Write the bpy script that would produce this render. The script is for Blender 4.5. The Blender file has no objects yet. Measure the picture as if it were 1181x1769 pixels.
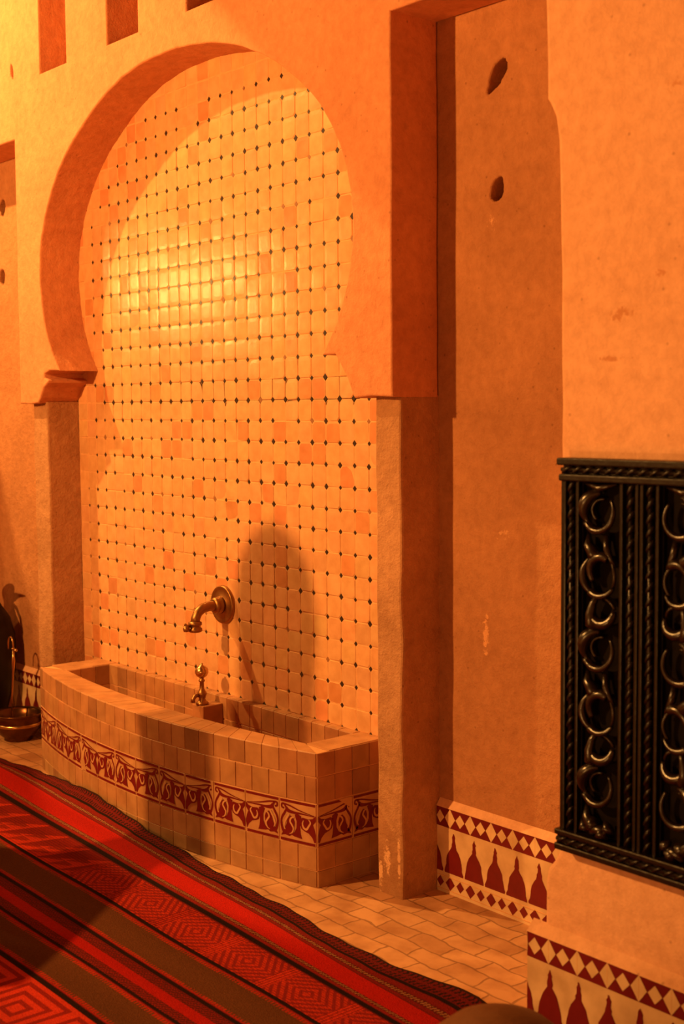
import bpy, bmesh, math, random
import numpy as np
from mathutils import Matrix, Vector
from mathutils.geometry import tessellate_polygon

random.seed(11)
rng = np.random.default_rng(5)
SC = bpy.context.scene
COL = SC.collection
PI = math.pi

# ------------------------------------------------------------------ camera
CAM = Vector((5.1383, -2.8528, 0.1953))
YAW, PITCH, ROLL, FPX = 0.8747, 0.0794, -0.0082, 2266.1
def cam_axes():
    cy, sy = math.cos(YAW), math.sin(YAW)
    f = Vector((-sy*math.cos(PITCH), cy*math.cos(PITCH), -math.sin(PITCH)))
    r = Vector((cy, sy, 0)); u = r.cross(f)
    c, s = math.cos(ROLL), math.sin(ROLL)
    return c*r + s*u, -s*r + c*u, f
r_, u_, f_ = cam_axes()
cd = bpy.data.cameras.new('camera')
cam = bpy.data.objects.new('camera', cd); COL.objects.link(cam)
M = Matrix(((r_.x, u_.x, -f_.x, CAM.x), (r_.y, u_.y, -f_.y, CAM.y), (r_.z, u_.z, -f_.z, CAM.z), (0, 0, 0, 1)))
cam.matrix_world = M
cd.sensor_fit = 'VERTICAL'; cd.sensor_height = 24.0
cd.lens = FPX/1769*24.0
cd.dof.use_dof = True; cd.dof.focus_distance = 4.45; cd.dof.aperture_fstop = 2.6
cd.clip_start = 0.05
SC.camera = cam

# ------------------------------------------------------------------ light, exposure
SC.view_settings.view_transform = 'Standard'
SC.view_settings.look = 'None'
SC.view_settings.exposure = 0.55
SC.view_settings.gamma = 1.0
SC.view_settings.use_curve_mapping = False
SC.cycles.max_bounces = 6
SC.cycles.diffuse_bounces = 4
SC.cycles.glossy_bounces = 3
SC.cycles.use_denoising = True

w = bpy.data.worlds.new('world'); SC.world = w; w.use_nodes = True
w.node_tree.nodes['Background'].inputs[0].default_value = (1.0, 0.235, 0.04, 1)
wb = w.node_tree.nodes['Background']; wb.inputs[1].default_value = 0.34
# lit walls all round, dark night sky overhead
wl = w.node_tree.links.new
wtc = w.node_tree.nodes.new('ShaderNodeTexCoord'); wsx = w.node_tree.nodes.new('ShaderNodeSeparateXYZ'); wl(wtc.outputs['Generated'], wsx.inputs[0])
wr = w.node_tree.nodes.new('ShaderNodeValToRGB'); wl(wsx.outputs['Z'], wr.inputs['Fac'])
wr.color_ramp.elements[0].position = 0.0; wr.color_ramp.elements[0].color = (1.0, 0.235, 0.04, 1)
wr.color_ramp.elements[1].position = 0.6; wr.color_ramp.elements[1].color = (0.07, 0.013, 0.003, 1)
wl(wr.outputs['Color'], wb.inputs[0])

def lamp(name, kind, loc, col, power, radius=0.05, aim=None, size=None, blend=0.1):
    l = bpy.data.lights.new(name, kind); l.color = col; l.energy = power
    if kind in ('POINT', 'SPOT'): l.shadow_soft_size = radius
    o = bpy.data.objects.new(name, l); COL.objects.link(o); o.location = loc
    if aim is not None:
        o.rotation_euler = (Vector(aim)-Vector(loc)).to_track_quat('-Z', 'Y').to_euler()
    if kind == 'SPOT': l.spot_size = size; l.spot_blend = blend
    return o
WARM = (1.0, 0.45, 0.105)
lamp('courtyard_lamp', 'POINT', (0.9, -3.4, 1.35), WARM, 400, 0.05)
lamp('low_table_lamp', 'POINT', (3.2, -3.1, -0.75), (1.0, 0.48, 0.125), 34, 0.12)
lamp('hanging_spot', 'SPOT', (-1.5, -1.6, 2.95), (1.0, 0.53, 0.14), 520, 0.03, (-0.2, -0.195, 1.3), math.radians(49.4), 0.08)
lamp('wall_lamp', 'POINT', (-1.79, -1.75, 0.95), (1.0, 0.53, 0.14), 34, 0.06)

# ------------------------------------------------------------------ materials
def new_mat(name, rough=0.85, spec=0.3):
    m = bpy.data.materials.new(name); m.use_nodes = True
    nt = m.node_tree; b = nt.nodes['Principled BSDF']
    b.inputs['Roughness'].default_value = rough
    b.inputs['Specular IOR Level'].default_value = spec
    return m, nt, b
def plain(name, col, rough=0.6, spec=0.4, metal=0.0, bump=0.0, bscale=40):
    m, nt, b = new_mat(name, rough, spec)
    b.inputs['Metallic'].default_value = metal
    tc = nt.nodes.new('ShaderNodeTexCoord')
    n = nt.nodes.new('ShaderNodeTexNoise'); n.inputs['Scale'].default_value = bscale; n.inputs['Detail'].default_value = 3
    nt.links.new(tc.outputs['Object'], n.inputs['Vector'])
    mx = nt.nodes.new('ShaderNodeMix'); mx.data_type = 'RGBA'
    mx.inputs['A'].default_value = (*[c*0.78 for c in col], 1); mx.inputs['B'].default_value = (*[min(1, c*1.18) for c in col], 1)
    nt.links.new(n.outputs['Fac'], mx.inputs['Factor']); nt.links.new(mx.outputs['Result'], b.inputs['Base Color'])
    if bump:
        bp = nt.nodes.new('ShaderNodeBump'); bp.inputs['Strength'].default_value = 0.6; bp.inputs['Distance'].default_value = bump
        nt.links.new(n.outputs['Fac'], bp.inputs['Height']); nt.links.new(bp.outputs['Normal'], b.inputs['Normal'])
    return m
def plaster(name, c1, c2, rough=0.9, bump=0.010, stain=None):
    m, nt, b = new_mat(name, rough, 0.15)
    L = nt.links.new
    geo = nt.nodes.new('ShaderNodeNewGeometry')
    def noise(scale, det, dist=0.0, rgh=0.6):
        n = nt.nodes.new('ShaderNodeTexNoise'); n.inputs['Scale'].default_value = scale
        n.inputs['Detail'].default_value = det; n.inputs['Distortion'].default_value = dist; n.inputs['Roughness'].default_value = rgh
        L(geo.outputs['Position'], n.inputs['Vector']); return n
    n1 = noise(2.6, 6, 0.4); n2 = noise(26, 5, 0.2, 0.7); n3 = noise(150, 3)
    cr = nt.nodes.new('ShaderNodeValToRGB'); cr.color_ramp.elements[0].position = 0.32; cr.color_ramp.elements[1].position = 0.68
    cr.color_ramp.elements[0].color = (*c2, 1); cr.color_ramp.elements[1].color = (*c1, 1)
    L(n1.outputs['Fac'], cr.inputs['Fac'])
    mx = nt.nodes.new('ShaderNodeMix'); mx.data_type = 'RGBA'; mx.blend_type = 'MULTIPLY'; mx.inputs['Factor'].default_value = 0.5
    cr2 = nt.nodes.new('ShaderNodeValToRGB'); cr2.color_ramp.elements[0].position = 0.3; cr2.color_ramp.elements[1].position = 0.62
    cr2.color_ramp.elements[0].color = (0.62, 0.55, 0.5, 1); cr2.color_ramp.elements[1].color = (1, 1, 1, 1)
    L(n2.outputs['Fac'], cr2.inputs['Fac']); L(cr.outputs['Color'], mx.inputs['A']); L(cr2.outputs['Color'], mx.inputs['B'])
    out = mx.outputs['Result']
    # small pock marks of the hand-trowelled earth plaster
    vo = nt.nodes.new('ShaderNodeTexVoronoi'); vo.inputs['Scale'].default_value = 21; vo.inputs['Randomness'].default_value = 1.0
    L(geo.outputs['Position'], vo.inputs['Vector'])
    vr = nt.nodes.new('ShaderNodeValToRGB'); vr.color_ramp.elements[0].position = 0.05; vr.color_ramp.elements[1].position = 0.10
    vr.color_ramp.elements[0].color = (0.45, 0.4, 0.36, 1); vr.color_ramp.elements[1].color = (1, 1, 1, 1)
    L(vo.outputs['Distance'], vr.inputs['Fac'])
    m2 = nt.nodes.new('ShaderNodeMix'); m2.data_type = 'RGBA'; m2.blend_type = 'MULTIPLY'; m2.inputs['Factor'].default_value = 0.5
    L(out, m2.inputs['A']); L(vr.outputs['Color'], m2.inputs['B']); out = m2.outputs['Result']
    for (sx, sz, rx, rz, scol, thr) in (stain or []):
        # worn or stained patch with its own ragged outline, fixed on the wall
        sep = nt.nodes.new('ShaderNodeSeparateXYZ'); L(geo.outputs['Position'], sep.inputs[0])
        def mth(op, a, bb, c=None):
            q = nt.nodes.new('ShaderNodeMath'); q.operation = op
            for i_, v_ in enumerate((a, bb, c)):
                if v_ is None: continue
                if isinstance(v_, (int, float)): q.inputs[i_].default_value = v_
                else: L(v_, q.inputs[i_])
            return q.outputs[0]
        dx_ = mth('DIVIDE', mth('SUBTRACT', sep.outputs['X'], sx), rx); dz_ = mth('DIVIDE', mth('SUBTRACT', sep.outputs['Z'], sz), rz)
        rr_ = mth('ADD', mth('MULTIPLY', dx_, dx_), mth('MULTIPLY', dz_, dz_))
        nn_ = noise(55, 5, 0.5, 0.7)
        val = mth('SUBTRACT', mth('MULTIPLY', nn_.outputs['Fac'], 2.0), mth('MULTIPLY', rr_, 0.8))
        msk = nt.nodes.new('ShaderNodeMapRange'); L(val, msk.inputs['Value']); msk.inputs['From Min'].default_value = thr; msk.inputs['From Max'].default_value = thr+0.18; msk.clamp = True
        m3 = nt.nodes.new('ShaderNodeMix'); m3.data_type = 'RGBA'; m3.inputs['B'].default_value = (*scol, 1)
        L(msk.outputs[0], m3.inputs['Factor']); L(out, m3.inputs['A']); out = m3.outputs['Result']
    L(out, b.inputs['Base Color'])
    add = nt.nodes.new('ShaderNodeMath'); add.operation = 'MULTIPLY_ADD'; add.inputs[1].default_value = 0.55
    L(n2.outputs['Fac'], add.inputs[0]); L(n1.outputs['Fac'], add.inputs[2])
    add2 = nt.nodes.new('ShaderNodeMath'); add2.operation = 'MULTIPLY_ADD'; add2.inputs[1].default_value = 0.12
    L(n3.outputs['Fac'], add2.inputs[0]); L(add.outputs[0], add2.inputs[2])
    bp = nt.nodes.new('ShaderNodeBump'); bp.inputs['Strength'].default_value = 0.8; bp.inputs['Distance'].default_value = bump
    L(add2.outputs[0], bp.inputs['Height']); L(bp.outputs['Normal'], b.inputs['Normal'])
    return m
def glazed(name, rough=0.28, spec=0.5, bump=0.0012, bscale=22, dirt=0.0):
    """tile body whose glaze colour comes from the per-tile 'Col' attribute"""
    m, nt, b = new_mat(name, rough, spec)
    L = nt.links.new
    at = nt.nodes.new('ShaderNodeAttribute'); at.attribute_name = 'Col'
    geo = nt.nodes.new('ShaderNodeNewGeometry')
    n = nt.nodes.new('ShaderNodeTexNoise'); n.inputs['Scale'].default_value = bscale; n.inputs['Detail'].default_value = 4
    L(geo.outputs['Position'], n.inputs['Vector'])
    cr = nt.nodes.new('ShaderNodeValToRGB'); cr.color_ramp.elements[0].position = 0.3; cr.color_ramp.elements[1].position = 0.65
    d = 1-dirt
    cr.color_ramp.elements[0].color = (0.86*d, 0.8*d, 0.74*d, 1); cr.color_ramp.elements[1].color = (1, 1, 1, 1)
    L(n.outputs['Fac'], cr.inputs['Fac'])
    mx = nt.nodes.new('ShaderNodeMix'); mx.data_type = 'RGBA'; mx.blend_type = 'MULTIPLY'; mx.inputs['Factor'].default_value = 1
    L(at.outputs['Color'], mx.inputs['A']); L(cr.outputs['Color'], mx.inputs['B']); L(mx.outputs['Result'], b.inputs['Base Color'])
    bp = nt.nodes.new('ShaderNodeBump'); bp.inputs['Strength'].default_value = 0.7; bp.inputs['Distance'].default_value = bump
    L(n.outputs['Fac'], bp.inputs['Height']); L(bp.outputs['Normal'], b.inputs['Normal'])
    return m

M_PL_SLAB = plaster('ochre_plaster', (0.75, 0.335, 0.175), (0.63, 0.265, 0.135))
M_PL_PANEL = plaster('earth_plaster', (0.53, 0.24, 0.112), (0.41, 0.18, 0.082), bump=0.016, stain=[(2.399, -0.495, .022, .10, (.74, .36, .17), .75), (2.475, -0.185, .06, .03, (.66, .33, .16), .95), (2.42, .73, .03, .06, (.66, .33, .16), .95)])
M_PL_PIER = plaster('smooth_pier_plaster', (0.88, 0.50, 0.31), (0.78, 0.42, 0.24), bump=0.007, stain=[(3.29, .40, .085, .028, (.60, .27, .13), .80), (3.27, .30, .08, .012, (.62, .28, .14), .80), (3.40, .475, .05, .025, (.62, .28, .14), .85), (3.42, .87, .06, .04, (.66, .31, .16), .95)])
M_PL_LOW = plaster('worn_pier_plaster', (0.56, 0.29, 0.155), (0.38, 0.185, 0.09), bump=0.018, stain=[(2.125, -1.23, .03, .10, (.78, .45, .25), .75), (2.09, -1.28, .02, .08, (.78, .45, .25), .7), (2.18, -1.22, .012, .12, (.74, .42, .23), .75)])
M_GROUT = plain('tile_grout', (0.72, 0.375, 0.18), 0.9, 0.1)
M_TILE = glazed('cream_zellige', 0.26, 0.55)
M_DIA = plain('dark_zellige', (0.035, 0.018, 0.012), 0.3, 0.5)
M_BTILE = glazed('basin_tile', 0.42, 0.4, dirt=0.15, bscale=14)
M_RED = plain('oxblood_glaze', (0.165, 0.0085, 0.010), 0.4, 0.4)
M_CREAM = plain('cream_glaze', (0.74, 0.50, 0.29), 0.42, 0.4)
M_BRASS = plain('aged_brass', (0.36, 0.17, 0.06), 0.42, 0.5, 1.0, 0.0008, 60)
M_BRIGHT = plain('polished_brass', (0.62, 0.36, 0.15), 0.28, 0.5, 1.0)
M_SCROLL = plain('polished_black_wood', (0.014, 0.0065, 0.0035), 0.27, 0.65, 0.0, 0.0015, 55)
M_WOOD = plain('black_carved_wood', (0.008, 0.0036, 0.002), 0.33, 0.38, 0.0, 0.0015, 55)
M_GAP_DARK = plain('grille_gap_dark', (0.006, 0.003, 0.002), 0.8, 0.1)  # near-black colour in place of the shade seen through the grille
M_JUG = plain('blackened_metal', (0.014, 0.006, 0.006), 0.45, 0.3)
M_LEATHER = plain('brown_leather', (0.16, 0.062, 0.024), 0.55, 0.35, 0.0, 0.002, 70)
M_HOLE = plain('hole_earth', (0.16, 0.07, 0.03), 0.95, 0.05)

# ------------------------------------------------------------------ mesh builder
class MB:
    def __init__(s): s.v = []; s.f = []; s.m = []; s.c = []; s.sm = []
    def face(s, pts, mi=0, col=(1, 1, 1), smooth=False):
        b = len(s.v); s.v += [tuple(p) for p in pts]; s.f.append(tuple(range(b, b+len(pts)))); s.m.append(mi); s.c.append(col); s.sm.append(smooth)
    def grid(s, P, mi=0, col=(1, 1, 1), closed_u=False, closed_v=False, smooth=True, flip=False):
        n = len(P); k = len(P[0]); b = len(s.v)
        for row in P: s.v += [tuple(p) for p in row]
        for i in range(n if closed_u else n-1):
            for j in range(k if closed_v else k-1):
                a = b+i*k+j; c = b+((i+1) % n)*k+j; d = b+((i+1) % n)*k+(j+1) % k; e = b+i*k+(j+1) % k
                s.f.append((a, e, d, c) if flip else (a, c, d, e)); s.m.append(mi); s.c.append(col); s.sm.append(smooth)
    def box(s, x0, x1, y0, y1, z0, z1, mi=0, col=(1, 1, 1), bev=0.0):
        if bev:
            bm = bmesh.new(); bmesh.ops.create_cube(bm, size=1)
            for v in bm.verts: v.co = Vector(((x0+x1)/2+v.co.x*(x1-x0), (y0+y1)/2+v.co.y*(y1-y0), (z0+z1)/2+v.co.z*(z1-z0)))
            bmesh.ops.bevel(bm, geom=list(bm.edges), offset=bev, segments=2, affect='EDGES', profile=0.5)
            for f in bm.faces: s.face([v.co for v in f.verts], mi, col)
            bm.free(); return
        p = [(x, y, z) for z in (z0, z1) for y in (y0, y1) for x in (x0, x1)]
        for q in ((0, 2, 3, 1), (4, 5, 7, 6), (0, 1, 5, 4), (2, 6, 7, 3), (0, 4, 6, 2), (1, 3, 7, 5)): s.face([p[i] for i in q], mi, col)
    def lathe(s, c, prof, axis=(0, 0, 1), n=40, mi=0):
        ax = Vector(axis).normalized(); t = Vector((1, 0, 0)) if abs(ax.x) < 0.9 else Vector((0, 1, 0))
        a = ax.cross(t).normalized(); b2 = ax.cross(a); c = Vector(c)
        P = [[c+ax*h+(a*math.cos(2*PI*i/n)+b2*math.sin(2*PI*i/n))*r for r, h in prof] for i in range(n)]
        s.grid(P, mi, closed_u=True)
    def tube(s, pts, rad, n=12, mi=0, flat=None, caps=True):
        pts = [Vector(p) for p in pts]; k = len(pts)
        if not hasattr(rad, '__len__'): rad = [rad]*k
        P = []; up = None
        for i, p in enumerate(pts):
            t = (pts[min(i+1, k-1)]-pts[max(i-1, 0)]).normalized()
            if up is None:
                up = Vector((0, 1, 0)) if abs(t.y) < 0.9 else Vector((1, 0, 0))
            up = (up-t*up.dot(t)).normalized(); sd = t.cross(up)
            ru = rad[i]*(flat if flat else 1)
            P.append([p+sd*math.cos(2*PI*j/n)*rad[i]+up*math.sin(2*PI*j/n)*ru for j in range(n)])
        s.grid(P, mi, closed_v=True)
        if caps: s.face(P[0], mi); s.face(P[-1][::-1], mi)
    def poly(s, pts, fn, mi=0, col=(1, 1, 1)):
        """fill a 2D outline, fn maps (u,v) to 3D"""
        tr = tessellate_polygon([[Vector((p[0], p[1], 0)) for p in pts]])
        for t in tr: s.face([fn(*pts[i]) for i in t], mi, col)
    def build(s, name, mats, parent=None, loc=None, **props):
        me = bpy.data.meshes.new(name)
        off = Vector(parent['_loc']) if parent is not None and '_loc' in parent else Vector((0, 0, 0))
        if parent is None and loc is not None: off = Vector(loc)
        A = np.array(s.v, dtype=np.float64)-np.array(off)
        me.from_pydata(A.tolist(), [], s.f)
        if not isinstance(mats, (list, tuple)): mats = [mats]
        for m in mats: me.materials.append(m)
        me.polygons.foreach_set('material_index', s.m); me.polygons.foreach_set('use_smooth', s.sm)
        ca = me.color_attributes.new('Col', 'FLOAT_COLOR', 'CORNER')
        cc = np.ones((len(me.loops), 4), dtype=np.float32); k = 0
        for f, c in zip(s.f, s.c):
            cc[k:k+len(f), :3] = c; k += len(f)
        ca.data.foreach_set('color', cc.ravel())
        me.update()
        bm = bmesh.new(); bm.from_mesh(me); bmesh.ops.remove_doubles(bm, verts=bm.verts, dist=1e-6)
        bmesh.ops.recalc_face_normals(bm, faces=bm.faces) if props.pop('recalc', True) else None
        bm.to_mesh(me); bm.free()
        o = bpy.data.objects.new(name, me); COL.objects.link(o)
        if parent is not None: o.parent = parent
        elif loc is not None: o.location = loc
        for a, b in props.items(): o[a] = b
        return o
def thing(name, label, cat, loc, group=None):
    o = bpy.data.objects.new(name, None); COL.objects.link(o); o.location = loc
    o['label'] = label; o['category'] = cat; o['_loc'] = list(loc)
    if group: o['group'] = group
    return o
def V(*a): return Vector(a)
def vary(c, a=0.08, h=0.04):
    k = 1+random.uniform(-a, a*0.7)
    return tuple(min(1, x*k*(1+random.uniform(-h, h))) for x in c)
def smoothnoise(n, amp, step=1, seed=0):
    r = random.Random(seed); k = int(n/step)+3; q = [r.uniform(-1, 1)*amp for _ in range(k)]
    out = []
    for i in range(n):
        t = i/step; j = int(t); f = t-j; f = f*f*(3-2*f); out.append(q[j]*(1-f)+q[j+1]*f)
    return out
def wobble(poly, step=0.03, amp=0.003, seed=1, closed=True):
    """resample a 2D outline and roughen it the way a trowelled edge is"""
    out = []; n = len(poly)
    for i in range(n if closed else n-1):
        a = Vector(poly[i]); b = Vector(poly[(i+1) % n]); k = max(1, int((b-a).length/step))
        for j in range(k): out.append(a.lerp(b, j/k))
    nx = smoothnoise(len(out), amp, 2.2, seed); ny = smoothnoise(len(out), amp, 2.2, seed+9)
    return [(p.x+dx, p.y+dy) for p, dx, dy in zip(out, nx, ny)]
def extruded(name, outer, holes, y0, y1, bev, mats, **props):
    """outline in XZ with holes, extruded from y0 (front) to y1 (back), edges rounded"""
    cu = bpy.data.curves.new('tmp', 'CURVE'); cu.dimensions = '2D'; cu.fill_mode = 'BOTH'
    for P in [outer]+holes:
        sp = cu.splines.new('POLY'); sp.points.add(len(P)-1)
        for q, p in zip(sp.points, P): q.co = (p[0], p[1], 0, 1)
        sp.use_cyclic_u = True
    cu.extrude = (y1-y0)/2-bev; cu.bevel_depth = bev; cu.bevel_resolution = 2; cu.offset = -bev
    co = bpy.data.objects.new('tmp', cu); COL.objects.link(co)
    dg = bpy.context.evaluated_depsgraph_get(); me = bpy.data.meshes.new_from_object(co.evaluated_get(dg))
    bpy.data.objects.remove(co); bpy.data.curves.remove(cu)
    ym = (y0+y1)/2
    for v in me.vertices: v.co = (v.co.x, ym-v.co.z, v.co.y)
    me.name = name; me.materials.clear()
    for m in mats: me.materials.append(m)
    for p in me.polygons: p.use_smooth = False; p.material_index = 0
    bm = bmesh.new(); bm.from_mesh(me); bmesh.ops.remove_doubles(bm, verts=bm.verts, dist=1e-5)
    bmesh.ops.recalc_face_normals(bm, faces=bm.faces); bm.to_mesh(me); bm.free()
    o = bpy.data.objects.new(name, me); COL.objects.link(o)
    for a, b in props.items(): o[a] = b
    return o

ZF = -1.339                     # floor level
ST = dict(kind='structure')

# ------------------------------------------------------------------ floor
def floor_mat():
    m, nt, b = new_mat('terracotta_floor', 0.7, 0.3); L = nt.links.new
    geo = nt.nodes.new('ShaderNodeNewGeometry')
    nz = nt.nodes.new('ShaderNodeTexNoise'); nz.inputs['Scale'].default_value = 7; nz.inputs['Detail'].default_value = 3
    L(geo.outputs['Position'], nz.inputs['Vector'])
    sub = nt.nodes.new('ShaderNodeVectorMath'); sub.operation = 'SUBTRACT'; sub.inputs[1].default_value = (0.5, 0.5, 0.5); L(nz.outputs['Color'], sub.inputs[0])
    sc = nt.nodes.new('ShaderNodeVectorMath'); sc.operation = 'SCALE'; sc.inputs['Scale'].default_value = 0.05; L(sub.outputs[0], sc.inputs[0])
    ad = nt.nodes.new('ShaderNodeVectorMath'); L(geo.outputs['Position'], ad.inputs[0]); L(sc.outputs[0], ad.inputs[1])
    br = nt.nodes.new('ShaderNodeTexBrick'); br.inputs['Scale'].default_value = 1
    br.inputs['Brick Width'].default_value = 0.135; br.inputs['Row Height'].default_value = 0.072; br.inputs['Mortar Size'].default_value = 0.0032
    br.inputs['Mortar Smooth'].default_value = 0.25; br.inputs['Bias'].default_value = -0.1
    br.inputs['Color1'].default_value = (0.66, 0.35, 0.175, 1); br.inputs['Color2'].default_value = (0.50, 0.245, 0.115, 1); br.inputs['Mortar'].default_value = (0.36, 0.18, 0.085, 1)
    br.offset = 0.5
    L(ad.outputs[0], br.inputs['Vector'])
    n2 = nt.nodes.new('ShaderNodeTexNoise'); n2.inputs['Scale'].default_value = 11; n2.inputs['Detail'].default_value = 6; L(geo.outputs['Position'], n2.inputs['Vector'])
    cr = nt.nodes.new('ShaderNodeValToRGB'); cr.color_ramp.elements[0].position = 0.33; cr.color_ramp.elements[1].position = 0.6
    cr.color_ramp.elements[0].color = (0.6, 0.5, 0.42, 1); cr.color_ramp.elements[1].color = (1, 1, 1, 1); L(n2.outputs['Fac'], cr.inputs['Fac'])
    mx = nt.nodes.new('ShaderNodeMix'); mx.data_type = 'RGBA'; mx.blend_type = 'MULTIPLY'; mx.inputs['Factor'].default_value = 0.7
    L(br.outputs['Color'], mx.inputs['A']); L(cr.outputs['Color'], mx.inputs['B']); L(mx.outputs['Result'], b.inputs['Base Color'])
    ma = nt.nodes.new('ShaderNodeMath'); ma.operation = 'MULTIPLY_ADD'; ma.inputs[1].default_value = -1.0
    L(br.outputs['Fac'], ma.inputs[0]); L(n2.outputs['Fac'], ma.inputs[2])
    bp = nt.nodes.new('ShaderNodeBump'); bp.inputs['Strength'].default_value = 0.7; bp.inputs['Distance'].default_value = 0.004
    L(ma.outputs[0], bp.inputs['Height']); L(bp.outputs['Normal'], b.inputs['Normal'])
    return m
b = MB(); b.box(-4.5, 7.5, -6.5, 0.3, ZF-0.12, ZF)
b.build('floor', floor_mat(), **ST)

# ------------------------------------------------------------------ back wall at Y = 0, with the putlog holes
def hole_outline(cx, cz, w, h, tilt, seed):
    r = random.Random(seed); out = []
    sn = smoothnoise(37, .22, 4, seed)
    for i in range(36):
        a = 2*PI*i/36; k = 1+sn[i]*min(1, (36-i)/6)+r.uniform(-.03, .03)
        x = math.cos(a)*w*k; z = math.sin(a)*h*k
        out.append((cx+x*math.cos(tilt)-z*math.sin(tilt), cz+x*math.sin(tilt)+z*math.cos(tilt)))
    return out
H = [hole_outline(2.44, 1.155, 0.026, 0.052, -0.75, 3), hole_outline(2.443, 0.833, 0.026, 0.034, -0.3, 4),
     hole_outline(-0.80, 1.160, 0.030, 0.036, -0.5, 5), hole_outline(-0.822, 0.835, 0.030, 0.036, 0.2, 6)]
extruded('wall_back', [(-3.2, ZF-.02), (3.6, ZF-.02), (3.6, 2.9), (-3.2, 2.9)], H, 0.0, 0.34, 0.008, [M_PL_PANEL], **ST)
b = MB()
b.box(-3.2, 3.6, 0.342, 0.42, ZF, 2.9)
b.build('wall_back_core', M_HOLE, **ST)

# ------------------------------------------------------------------ arch surround
CXA = 0.985; AX = 1.035; AZ = 0.745; ZC = 0.75
arch = []
a0, a1 = math.radians(-31.5), math.radians(180+31.5)
pts_arch = [(CXA+AX*math.cos(a0+(a1-a0)*i/72), ZC+AZ*math.sin(a0+(a1-a0)*i/72)) for i in np.linspace(0, 72, 161)]
left_imp = [(0.014, 0.364), (-0.030, 0.350), (-0.030, 0.334), (0.002, 0.322), (0.000, 0.312), (-0.040, 0.292), (-0.070, 0.250), (-0.094, 0.226)]
right_imp = [(2.020, 0.224), (1.985, 0.29), (1.930, 0.362)]
jit = [p+q for p, q in zip(smoothnoise(161, 0.006, 13, 31), smoothnoise(161, 0.0018, 2.0, 77))]
pts_arch = [(x+(x-CXA)*j, z+(z-ZC)*j*1.3) for (x, z), j in zip(pts_arch, jit)]
outer = [(-3.0, 1.372), (-0.253, 1.372)]
outer += wobble([(-0.253, 1.372), (-0.262, 0.224)], 0.05, 0.002, 3, False)[1:]+[(-0.262, 0.224), (-0.16, 0.222)]
inner_rev = list(reversed(left_imp))
outer += inner_rev+list(reversed(pts_arch))+list(reversed(right_imp))
outer += [(2.1, 0.230), (2.198, 0.226)]+wobble([(2.198, 0.226), (2.196, 1.358)], 0.05, 0.002, 4, False)[1:]
outer += [(2.196, 1.358), (3.5, 1.358), (3.5, 2.85), (-3.0, 2.85)]
slots = []
slots.append(hole_outline(-0.262, 1.665, 0.012, 0.030, 0.2, 12))
for k in range(0, 5):
    x = 0.0+k*0.5585
    slots.append([(x, 1.606), (x+0.228, 1.606), (x+0.228, 2.30), (x, 2.30)])
arch_o = extruded('trim_1', outer, slots, -0.195, -0.002, 0.007, [M_PL_SLAB], **ST)

# lower piers that carry the surround
def pier(name, x0, x1, y0, z0, z1, seed):
    b = MB(); n = 36
    wx = smoothnoise(n, 0.003, 3, seed); wy = smoothnoise(n, 0.003, 3, seed+1); rad = 0.008
    P = []
    for i in range(n):
        z = z0+(z1-z0)*i/(n-1); X0, X1, Y = x0-wx[i]*0.5, x1+wx[i], y0+wy[i]
        ring = [(X0, 0.0), (X0, Y+rad), (X0+rad*.3, Y+rad*.3), (X0+rad, Y), ((X0+X1)/2, Y), (X1-rad, Y), (X1-rad*.3, Y+rad*.3), (X1, Y+rad), (X1, Y*.5), (X1, 0.0)]
        P.append([(x, y, z) for x, y in ring])
    b.grid(P, closed_v=True, smooth=False); b.face(P[-1]); b.face(P[0][::-1])
    return b.build(name, M_PL_LOW, **ST)
pier('trim_2', -0.214, -0.080, -0.160, ZF, 0.230, 5)
pier('trim_3', 2.080, 2.198, -0.160, ZF, 0.230, 8)

# ------------------------------------------------------------------ zellige field inside the arch
S = 0.075
def in_arch(x, z, g=0.0):
    if z < 0.42: return -0.09 < x < 2.09
    return ((x-CXA)/(AX+g))**2+((z-ZC)/(AZ+g))**2 < 1
b = MB()
b.face([(-0.079, -0.0065, -1.30), (2.079, -0.0065, -1.30), (2.079, -0.0065, 0.30), (-0.079, -0.0065, 0.30)], 2)
ring = [(CXA+(AX+.07)*math.cos(t), ZC+(AZ+.07)*math.sin(t)) for t in [math.radians(-42+264*i/60) for i in range(61)]]
b.poly(ring, lambda x, z: (x, -0.0065, z), 2)
TC = (0.73, 0.385, 0.19); TC2 = (0.68, 0.28, 0.125)
dots = {}
for i in range(-1, 29):
    for j in range(-20, 17):
        x, z = i*S, -j*S
        edge = in_arch(x, z, -0.055) if z > 0.25 else (-0.01 < x < 1.93)
        if edge and j > -19 and not (j >= 14):
            r = random.random()
            sz = random.uniform(0.0075, 0.0115)
            kind = 1 if r > 0.10 else (0 if r > 0.05 else 2)
            if i == 0 and r > .35: kind = 2; sz *= .6
            if i == 0 and z > -0.1: kind = 0
            if j == 13: kind = 2 if r > .4 else 0; sz *= .7
            dots[(i, j)] = (kind, sz)
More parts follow.
